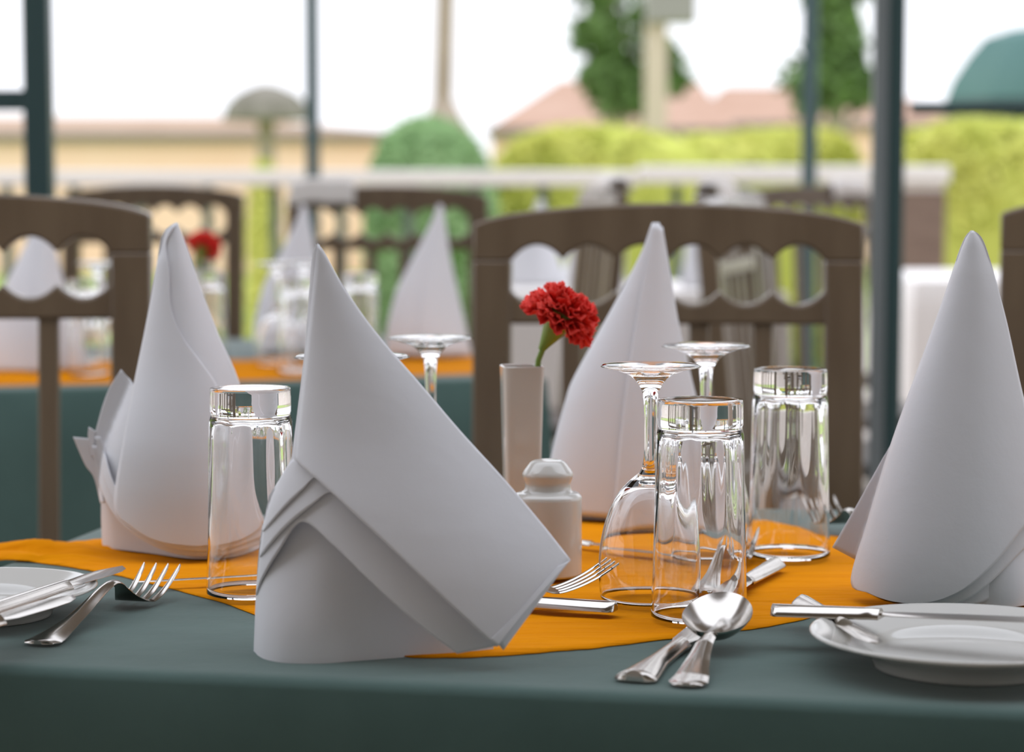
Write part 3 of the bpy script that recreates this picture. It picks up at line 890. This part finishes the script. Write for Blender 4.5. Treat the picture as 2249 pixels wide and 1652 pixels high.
def make_knife(label, L=0.21, hl=0.095, bw=0.0095, flat=True):
    r = empty('knife', (0, 0, 0), label, 'knife', 'steel cutlery')
    wf = lambda x: interp([(0, 0.005), (0.003, 0.0085), (0.02, 0.0082), (0.06, 0.0068), (hl - 0.006, 0.0058), (hl, 0.0066)], x)
    obj('handle', *ribbon(lin(0, hl, 40), wf, lambda x: 0.0008, lambda x: 0.0055, 0.0012), 'steel', r, sharp=50)
    wb = lambda x: interp([(hl - 0.002, 0.0055), (hl + 0.01, bw * .85), (hl + 0.05, bw), (L - 0.02, bw * 0.95), (L - 0.006, bw * 0.6), (L, 0.0012)], x)
    obj('blade', *ribbon(lin(hl - 0.002, L, 40), wb, lambda x: 0.0035, lambda x: 0.0012, 0.0, 6), 'steel', r, sharp=50)
    return r

def T(px, py, h=0.0): return on(px, py, TZ + h)
# front right: spoon over knife handle
s1 = make_spoon('steel spoon at the front table edge, bowl up over a second handle')
tail = T(1507, 1512, 0.0006); d = (T(1622, 1362) - T(1507, 1512)).normalized()
h_ = tail + d * 0.15; h_.z = TZ + 0.0035
orient(s1, tail, h_)
k1 = make_knife('steel knife lying under the spoon at the front table edge', 0.17, 0.105)
tail = T(1392, 1500, 0.0006); d = (T(1535, 1395) - T(1392, 1500)).normalized()
orient(k1, tail, tail + d * 0.17)
for ch in k1.children:
    if ch.name.startswith('handle'):
        for vt in ch.data.vertices:
            vt.co.y *= 1 + 0.55 * max(0, 1 - vt.co.x / 0.05)
# left: fork
f1 = make_fork('steel fork on the green cloth left of the front napkin, tines on the orange')
tail = T(82, 1420, 0.0006); hd = T(462, 1262)
d = (hd - T(82, 1420)).normalized()
orient(f1, tail, tail + d * 0.19); f1.scale = (0.98, 1.1, 1.1)
# left plate knives
k2 = make_knife('steel knife on the left plate, blade reaching toward the fork tines', 0.255, 0.165)
tail = T(-130, 1385, 0.0245); orient(k2, tail, T(322, 1240, 0.016))
k3 = make_knife('shorter steel butter knife lying lower on the left plate', 0.19, 0.10, 0.011)
orient(k3, T(-215, 1440, 0.0245), T(190, 1312, 0.0215))
# thin knife under the left tumbler
k4 = make_knife('thin steel knife lying just behind the tumbler left of the front napkin', 0.19, 0.09, 0.004)
tail = T(860, 1256, 0.0046); orient(k4, tail, T(284, 1289, 0.0042)); k4.scale = (1, 0.6, 0.8)
# right of front napkin: knife handle and fork seen from the side
k5 = make_knife('steel knife whose handle end shows just right of the front napkin', 0.19, 0.10)
orient(k5, T(1352, 1345, 0.0050), T(985, 1322, 0.0046))
f2 = make_fork('steel fork seen from the side right of the front napkin, tines raised')
orient(f2, T(745, 1352, 0.005), T(1160, 1312, 0.010))
# between the glasses
f3 = make_fork('steel fork lying behind the front tumbler, flared handle end toward the camera')
orient(f3, T(1548, 1308, 0.0046), T(1650, 1190, 0.0046))
k6 = make_knife('steel knife with fluted handle lying right of the front tumbler', 0.15, 0.085)
orient(k6, T(1705, 1245, 0.0046), T(1565, 1328, 0.0044))
# right plate cutlery
k7 = make_knife('steel knife resting on the far rim of the right plate', 0.20, 0.07)
orient(k7, T(1698, 1352, 0.0190), T(2330, 1378, 0.0275))
k8 = make_knife('dark reflecting steel handle leaning on the right plate rim', 0.17, 0.10, 0.007)
orient(k8, T(1762, 1330, 0.0135), T(2000, 1470, 0.0205))
# rear fork at the far table edge, knife under the rear napkin
f4 = make_fork('dark steel fork at the far table edge beside the right napkin')
orient(f4, T(1965, 1225, 0.0046), T(1845, 1163, 0.006))
k9 = make_knife('steel knife lying behind the salt shaker under the wine glass bowl', 0.17, 0.08)
orient(k9, T(1120, 1180, 0.0046), T(1440, 1216, 0.0046))
k9.scale = (1, 0.6, 0.6)

# ------------------------------------------------------------------ terrace frame
def post(name, px, Y, w_px, z0, z1, m, label, cat, sq=True, arms=(), turn=0.0, reflection=False):
    x = place_x(px, Y); hw = w_px * Y / F / 2
    r = empty(name, (x, Y, 0), label, cat, 'terrace posts')
    if sq: box('shaft', (-hw, hw, -hw, hw, z0, z1), m, r, 0.004).rotation_euler = (0, 0, turn)
    else: obj('shaft', *tube_vf([(0, 0, z0), (0, 0, z1)], hw, 20), m, r)
    if reflection: box('reflection_strip', (-hw - 0.030, -hw - 0.0005, -hw * 0.9, hw * 0.9, z0 + 0.012, z1), 'reflection', r, 0.005)['label'] = 'paler strip, sky reflection painted on the left side'  # added pale strip stands in for sky reflected on the post's left face
    box('base_plate', (-hw * 2, hw * 2, -hw * 2, hw * 2, z0, z0 + 0.012), m, r, 0.002)
    for (x0, x1, za, zb) in arms:
        box('beam', (x0, x1, -hw * 0.6, hw * 0.6, za, zb), m, r, 0.003)
    return r
zat = lambda py, Y: at(1124, py, Y).z
Yp = 4.6
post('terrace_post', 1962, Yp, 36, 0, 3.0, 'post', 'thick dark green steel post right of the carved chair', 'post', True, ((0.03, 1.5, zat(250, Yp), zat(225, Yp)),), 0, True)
post('terrace_post', 92, Yp, 58, 0, 3.0, 'post', 'thick dark green steel post at the left, crossbeam running to its left', 'post', True, ((-1.5, -0.026, zat(243, Yp), zat(198, Yp)),))
post('terrace_pole', 689, 8.45, 31, 0, 3.4, 'pole', 'thin dark steel pole standing by the railing left of the round bush', 'post', False)
post('terrace_pole', 1774, 8.45, 34, 0, 3.4, 'pole', 'slim grey green steel pole left of the thick right post', 'post', False)

# railing with pale cap
YR = 9.0
rr = empty('railing', (0, YR, 0), 'low terrace railing with pale stone cap across the background', 'railing')
xl, xr = -4.2, place_x(2035, YR)
box('cap', (xl, place_x(1400, YR), -0.09, 0.09, zat(408, YR), zat(374, YR)), 'cap', rr, 0.01)
box('cap', (place_x(1400, YR) + 0.002, place_x(2072, YR), -0.12, 0.12, zat(402, YR), zat(364, YR)), 'cap', rr, 0.01)
box('bottom_rail', (xl, xr, -0.03, 0.03, 0.10, 0.16), 'baluster', rr, 0.004)
nb = 22
for k in range(nb):
    x = xl + 0.1 + (xr - xl - 0.3) * k / (nb - 1)
    obj('baluster', *tube_vf([(x, 0, 0.0), (x, 0, zat(408, YR))], 0.022, 10), 'baluster', rr)
pil = empty('brick_pillar', (place_x(2012, YR), YR, 0), 'brown brick pillar at the right end of the railing', 'pillar')
box('shaft', (-0.095, 0.095, -0.10, 0.10, 0, zat(420, YR)), 'brick', pil, 0.006)
box('neck', (-0.09, 0.09, -0.09, 0.09, zat(420, YR), zat(402, YR)), 'cap', pil, 0.004)

# white things on chair crests and rail
def lump_vf(rx, ry, rz, n=3.0):
    v, f = [], []
    nu, nv = 32, 16
    for j in range(nv + 1):
        ph = -PI / 2 + PI * j / nv
        for i in range(nu):
            th = 2 * PI * i / nu
            pw = lambda c, e: math.copysign(abs(c) ** e, c)
            v.append((rx * pw(math.cos(ph), .7) * pw(math.cos(th), .7), ry * pw(math.cos(ph), .7) * pw(math.sin(th), .7), rz * pw(math.sin(ph), .9)))
    for j in range(nv):
        for i in range(nu):
            f.append((j * nu + i, j * nu + (i + 1) % nu, (j + 1) * nu + (i + 1) % nu, (j + 1) * nu + i))
    return v, f
def crest_sheet(label, px, Y, z, w_, drop, depth, rz=0.0):  # white sheet standing in for an unidentified blob
    """white stand-in on a chair crest: an inverted U sheet with rounded top"""
    v, f = [], []
    nx, ny = 24, 22
    for i in range(nx + 1):
        q = i / nx * 2 - 1
        for j in range(ny + 1):
            t = j / ny
            a = PI * t
            yy = -math.cos(a) * depth
            zz = max(0, math.sin(a)) ** 0.7 * 0.020
            if t < 0.2: zz -= (0.2 - t) / 0.2 * drop
            if t > 0.8: zz -= (t - 0.8) / 0.2 * drop
            zz -= 0.010 * q ** 4 + 0.002 * math.sin(q * 6)
            v.append((q * w_ / 2, yy, zz))
    for i in range(nx):
        for j in range(ny):
            k = i * (ny + 1) + j
            f.append((k, k + 1, k + ny + 2, k + ny + 1))
    o = obj('crest_stand_in', v, f, 'white_cloth', None, sharp=None, loc=(place_x(px, Y), Y, z) if px is not None else (Y.x, Y.y, z))
    o.rotation_euler = (0, 0, rz)
    mod(o, 'SOLIDIFY', thickness=0.004, offset=1)
    return tag(o, label, 'cloth', 'white stand-ins on chair crests')
def crest_sheet_on(label, ch, lx, w_, drop, depth):
    cz = ch.scale.z
    p = Matrix.Rotation(ch.rotation_euler.z, 3, 'Z') @ Vector((lx, 0.057, 0)) + ch.location
    z = (1.017 - 0.018 * (lx / CW) ** 2) * cz + 0.0015
    return crest_sheet(label, None, p, z, w_, drop, depth, ch.rotation_euler.z)
c8 = dup(c1, (place_x(1656, 5.0), 5.0, 0), math.radians(68), 'distant chair turned edge-on left of the slim pole, a white shape on its crest', 'chair', CG, (1, 1, 1.015))
crest_sheet_on('white stand-in shape on the crest of the edge-on chair, left of the slim pole', c8, -0.10, 0.13, 0.02, 0.026)
c9 = dup(c1, (place_x(1275, 5.6), 5.6, 0), math.radians(-80), 'distant chair turned edge-on above the rounded napkin tip, white shape on its crest', 'chair', CG, (1, 1, 1.025))
crest_sheet_on('white stand-in shape on the edge-on chair in front of the railing, above the rounded napkin', c9, 0.10, 0.16, 0.012, 0.026)
c5 = [o for o in COL.objects if o.name.startswith('dining_chair') and o.get('label', '').startswith('turned')][0]
crest_sheet_on('white stand-in shape on the crest corner left of the thick green post', c5, 0.12, 0.11, 0.02, 0.026)
c4 = [o for o in COL.objects if o.get('label', '').startswith('distant dark wooden chair below the round green bush')][0]
crest_sheet_on('white stand-in shape over the crest of the distant chair left of centre', c4, -0.145, 0.145, 0.03, 0.026)
# ------------------------------------------------------------------ foliage
def leaves(n, sampler, size, rng):
    v, f = [], []
    for _ in range(n):
        p, nr = sampler(rng)
        a = Vector((rng.uniform(-1, 1), rng.uniform(-1, 1), rng.uniform(-1, 1)))
        if nr is not None: a = (nr * 0.8 + a * 0.8)
        a.normalize()
        t = a.orthogonal().normalized(); b = a.cross(t)
        th = rng.uniform(0, 6.28)
        t, b = t * math.cos(th) + b * math.sin(th), b * math.cos(th) - t * math.sin(th)
        s = size * rng.uniform(0.6, 1.3)
        k = len(v)
        v += [p - t * s, p + b * s * 0.45, p + t * s, p - b * s * 0.45 + a * s * 0.1]
        f.append((k, k + 1, k + 2, k + 3))
    return v, f

def leaf_obj(name, vf, m, parent):
    me = bpy.data.meshes.new(name)
    me.from_pydata([tuple(p) for p in vf[0]], [], vf[1])
    me.materials.append(M[m])
    o = bpy.data.objects.new(name, me); COL.objects.link(o); o.parent = parent
    return o

def hedge(label, x0, x1, y0, y1, z1, core, leaf, n, size, seed, rnd=0.0):
    rng = random.Random(seed)
    r = empty('hedge' if rnd == 0 else 'clipped_bush', ((x0 + x1) / 2, y0, 0), label, 'hedge' if rnd == 0 else 'bush')
    W, D = (x1 - x0) / 2, y1 - y0
    nx, nz = 30, 14
    v, f = [], []
    rows = []
    # rounded block core: superellipse in plan and section
    nu, nv = 40, 18
    ex = 0.35 if rnd == 0 else 0.75
    def surf(th, ph):
        pw = lambda c, e: math.copysign(abs(c) ** e, c)
        x = W * pw(math.cos(ph), ex) * pw(math.cos(th), ex)
        y = D / 2 + D / 2 * pw(math.cos(ph), ex) * pw(math.sin(th), ex)
        z = z1 * (0.5 + 0.5 * pw(math.sin(ph), ex))
        w_ = 1 + 0.05 * noise.noise((x * 1.3 + seed, y * 1.3, z * 2))
        return Vector((x * w_, y, z * (1 + 0.07 * noise.noise((x * 0.9, y, seed)))))
    for j in range(nv + 1):
        for i in range(nu): v.append(surf(2 * PI * i / nu, -PI / 2 + PI * j / nv) * 0.97)
    for j in range(nv):
        for i in range(nu): f.append((j * nu + i, j * nu + (i + 1) % nu, (j + 1) * nu + (i + 1) % nu, (j + 1) * nu + i))
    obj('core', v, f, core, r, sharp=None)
    def samp(rg):
        th, ph = rg.uniform(PI * 0.9, 2.1 * PI), rg.uniform(-0.5, 1.57)
        p = surf(th, ph)
        return p, Vector((math.cos(th), math.sin(th), math.sin(ph)))
    leaf_obj('foliage', leaves(n, samp, size, rng), leaf, r)
    return r

hz = lambda py, Y: zat(py, Y)
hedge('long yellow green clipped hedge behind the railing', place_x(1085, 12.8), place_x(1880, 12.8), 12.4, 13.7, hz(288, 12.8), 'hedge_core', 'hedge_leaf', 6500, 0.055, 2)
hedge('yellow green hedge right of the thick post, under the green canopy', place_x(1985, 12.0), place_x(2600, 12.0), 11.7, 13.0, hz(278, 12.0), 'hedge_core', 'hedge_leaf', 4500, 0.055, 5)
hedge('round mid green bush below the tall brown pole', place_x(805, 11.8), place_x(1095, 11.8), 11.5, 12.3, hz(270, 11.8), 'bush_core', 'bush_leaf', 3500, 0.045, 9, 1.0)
hedge('small yellow green plant behind the railing between the two far chairs', place_x(545, 11.6), place_x(615, 11.6), 11.5, 11.8, hz(362, 11.6), 'hedge_core', 'hedge_leaf', 500, 0.04, 12, 1.0)

def tree(label, px, Y, trunk_w, clumps, n, size, seed, py_base=300):
    rng = random.Random(seed)
    x = place_x(px, Y)
    r = empty('garden_tree', (x, Y, 0), label, 'tree', 'trees in the garden')
    top = max(zat(c[1], Y) for c in clumps) + 0.2
    obj('trunk', *tube_vf([(0, 0, 0), (0.03, 0, top * 0.4), (-0.02, 0.05, top * 0.75), (0.02, 0, top)], [trunk_w, trunk_w * .85, trunk_w * .55, trunk_w * .2], 12), 'bark', r)
    C = [(at(c[0], c[1], Y) - Vector((x, Y, 0)), c[2] * Y / F, c[3]) for c in clumps]
    wts = [c[1] ** 2 * c[2] for c in C]
    for cpos, cr, d_ in C:
        z0 = max(0.5, cpos.z - 0.7)
        obj('branch', *tube_vf([(0, 0, z0), cpos * 0.5 + Vector((0, 0, z0 * .5)), cpos], [trunk_w * .35, trunk_w * .25, trunk_w * .12], 8), 'bark', r)
    def samp(rg):
        cpos, cr, _ = rg.choices(C, wts)[0]
        d = Vector((rg.gauss(0, 1), rg.gauss(0, 1), rg.gauss(0, 1))).normalized() * cr * rg.uniform(0.2, 1) ** 0.6
        return cpos + d, None
    leaf_obj('crown', leaves(n, samp, size, rng), 'tree_leaf', r)
    return r

tree('leafy dark tree behind the concrete pillar, top right of centre', 1345, 19.5, 0.10,
     [(1310, -30, 60, .6), (1330, 80, 66, 1.0), (1290, 75, 45, .9), (1350, 150, 60, .9), (1310, 170, 50, .6), (1400, 190, 60, 1.0), (1345, 200, 60, .9), (1440, 140, 60, .6), (1480, 170, 50, .7), (1390, 20, 45, .4), (1420, 60, 45, .35)], 1250, 0.085, 21)
tree('dark tree behind the slim steel pole, left of the thick right post', 1830, 19.5, 0.11,
     [(1810, 0, 50, 1.0), (1840, 60, 60, 1.1), (1810, 110, 45, .9), (1860, 110, 55, .7), (1840, 180, 75, 1.0), (1750, 170, 45, .5), (1890, 190, 55, .9), (1780, 210, 50, .7), (1870, -40, 60, .7)], 1250, 0.085, 23)

# ------------------------------------------------------------------ houses and garden furniture
def house(name, label, x0, x1, Y, depth, z_eave, z_ridge, roof, hip_l=0.0, hip_r=0.0, windows=()):
    r = empty(name, ((x0 + x1) / 2, Y, 0), label, 'house', 'houses behind the garden')
    cx = (x0 + x1) / 2
    box('wall', (x0 - cx, x1 - cx, 0, depth, -0.02, z_eave), 'peach', r, 0)
    o_ = 0.06
    a, b = x0 - cx - o_, x1 - cx + o_
    v = [(a, -o_, z_eave), (b, -o_, z_eave), (b, depth + o_, z_eave), (a, depth + o_, z_eave), (a + hip_l, depth / 2, z_ridge), (b - hip_r, depth / 2, z_ridge)]
    f = [(0, 1, 5, 4), (2, 3, 4, 5), (0, 4, 3), (1, 2, 5), (0, 3, 2, 1)]
    obj('roof', v, f, roof, r, smooth=False)
    box('fascia', (a, b, -o_ - 0.05, -o_, z_eave - 0.07, z_eave + 0.02), 'fascia', r, 0)
    for (xa, xb, za, zb) in windows:
        wv = box('window', (xa, xb, -0.05, 0.02, za, zb), 'cap', r, 0.01)
        box('pane', (xa + 0.06, xb - 0.06, -0.06, -0.051, za + 0.06, zb - 0.06), 'fascia', wv, 0)
    return r
Yh = 28
house('garden_house', 'long low peach house with weathered roof at the left', place_x(-700, Yh), place_x(930, Yh), Yh, 6, zat(296, Yh), zat(256, Yh + 3), 'roof_brown', 0, 3.0)
house('garden_house', 'peach house with sloping hip roof behind the hedge, centre right', place_x(1080, 24), place_x(1600, 24), 24, 6, zat(285, 24), zat(176, 27), 'roof_pink', 0.85, 0.15)
house('garden_house', 'pink tiled house behind the trees at the right', place_x(1540, 31), place_x(2180, 31), 31, 5, zat(272, 31), zat(190, 33.5), 'roof_pink', 0.6, 1.5)

pl = empty('utility_pole', (place_x(976, 36), 36, 0), 'tall thin brown wooden pole rising above the round bush', 'pole')
obj('shaft', *tube_vf([(0, 0, 0), (-0.02, 0, zat(230, 36)), (0.05, 0, zat(-120, 36))], [0.22, 0.17, 0.16], 14), 'bark', pl)
obj('footing', *lathe_vf([(0, 1.9), (0.46, 1.9), (0.30, zat(262, 36)), (0.19, zat(225, 36)), (0, zat(225, 36))], 16), 'bark', pl)

cpil = empty('concrete_pillar', (place_x(1438, 16.0), 16.0, 0), 'beige concrete pillar carrying a grey box at the top of the picture', 'pillar')
box('shaft', (-0.075, 0.075, -0.08, 0.08, 0, zat(40, 16.0)), 'concrete', cpil, 0.01)
box('box', (-0.075, 0.27, -0.14, 0.14, zat(52, 16.0), zat(-70, 16.0)), 'box', cpil, 0.01)

th = empty('thatched_parasol', (place_x(588, 20), 20, 0), 'grey thatched parasol in front of the long peach house', 'parasol')
obj('post', *tube_vf([(0, 0, 0), (0, 0, zat(240, 20))], 0.075, 12), 'bark', th)
hp = zat(183, 20)
prof = [(0, hp), (0.10, hp - 0.02), (0.24, hp - 0.09), (0.33, hp - 0.19), (0.36, hp - 0.31), (0.33, hp - 0.33), (0.15, hp - 0.26), (0, hp - 0.2)]
obj('thatch', *lathe_vf(prof, 40, lambda r, z, i, a: r * (1 + 0.08 * math.sin(7 * a) + 0.05 * math.sin(13 * a))), 'thatch', th)

cn = empty('canopy_tent', (place_x(2330, 15), 15.5, 0), 'dark green canvas canopy at the right frame edge above the hedge', 'canopy')
zt0, zt1 = zat(215, 15), zat(52, 15)
hwc = (2330 - 2100) * 15 / F
prof = [(hwc * 1.0, zt0), (hwc * 0.93, zt0 + 0.13), (hwc * 0.78, zt0 + 0.29), (hwc * 0.62, zt0 + 0.42), (hwc * 0.35, zt1), (0, zt1 + 0.03)]
obj('cover', *lathe_vf(prof, 8), 'canopy', cn, sharp=20)
pv = [(hwc * 1.0, zt0), (hwc * 1.005, zt0 - 0.11), (hwc * 0.995, zt0 - 0.11), (hwc * .99, zt0)]
obj('valance', *lathe_vf(pv + pv[:1], 8), 'post', cn, smooth=False)
for s in range(4):
    a = PI / 4 + s * PI / 2
    obj('pole', *tube_vf([(hwc * .9 * math.cos(a), hwc * .9 * math.sin(a), 0), (hwc * .9 * math.cos(a), hwc * .9 * math.sin(a), zt0)], 0.025, 10), 'post', cn)
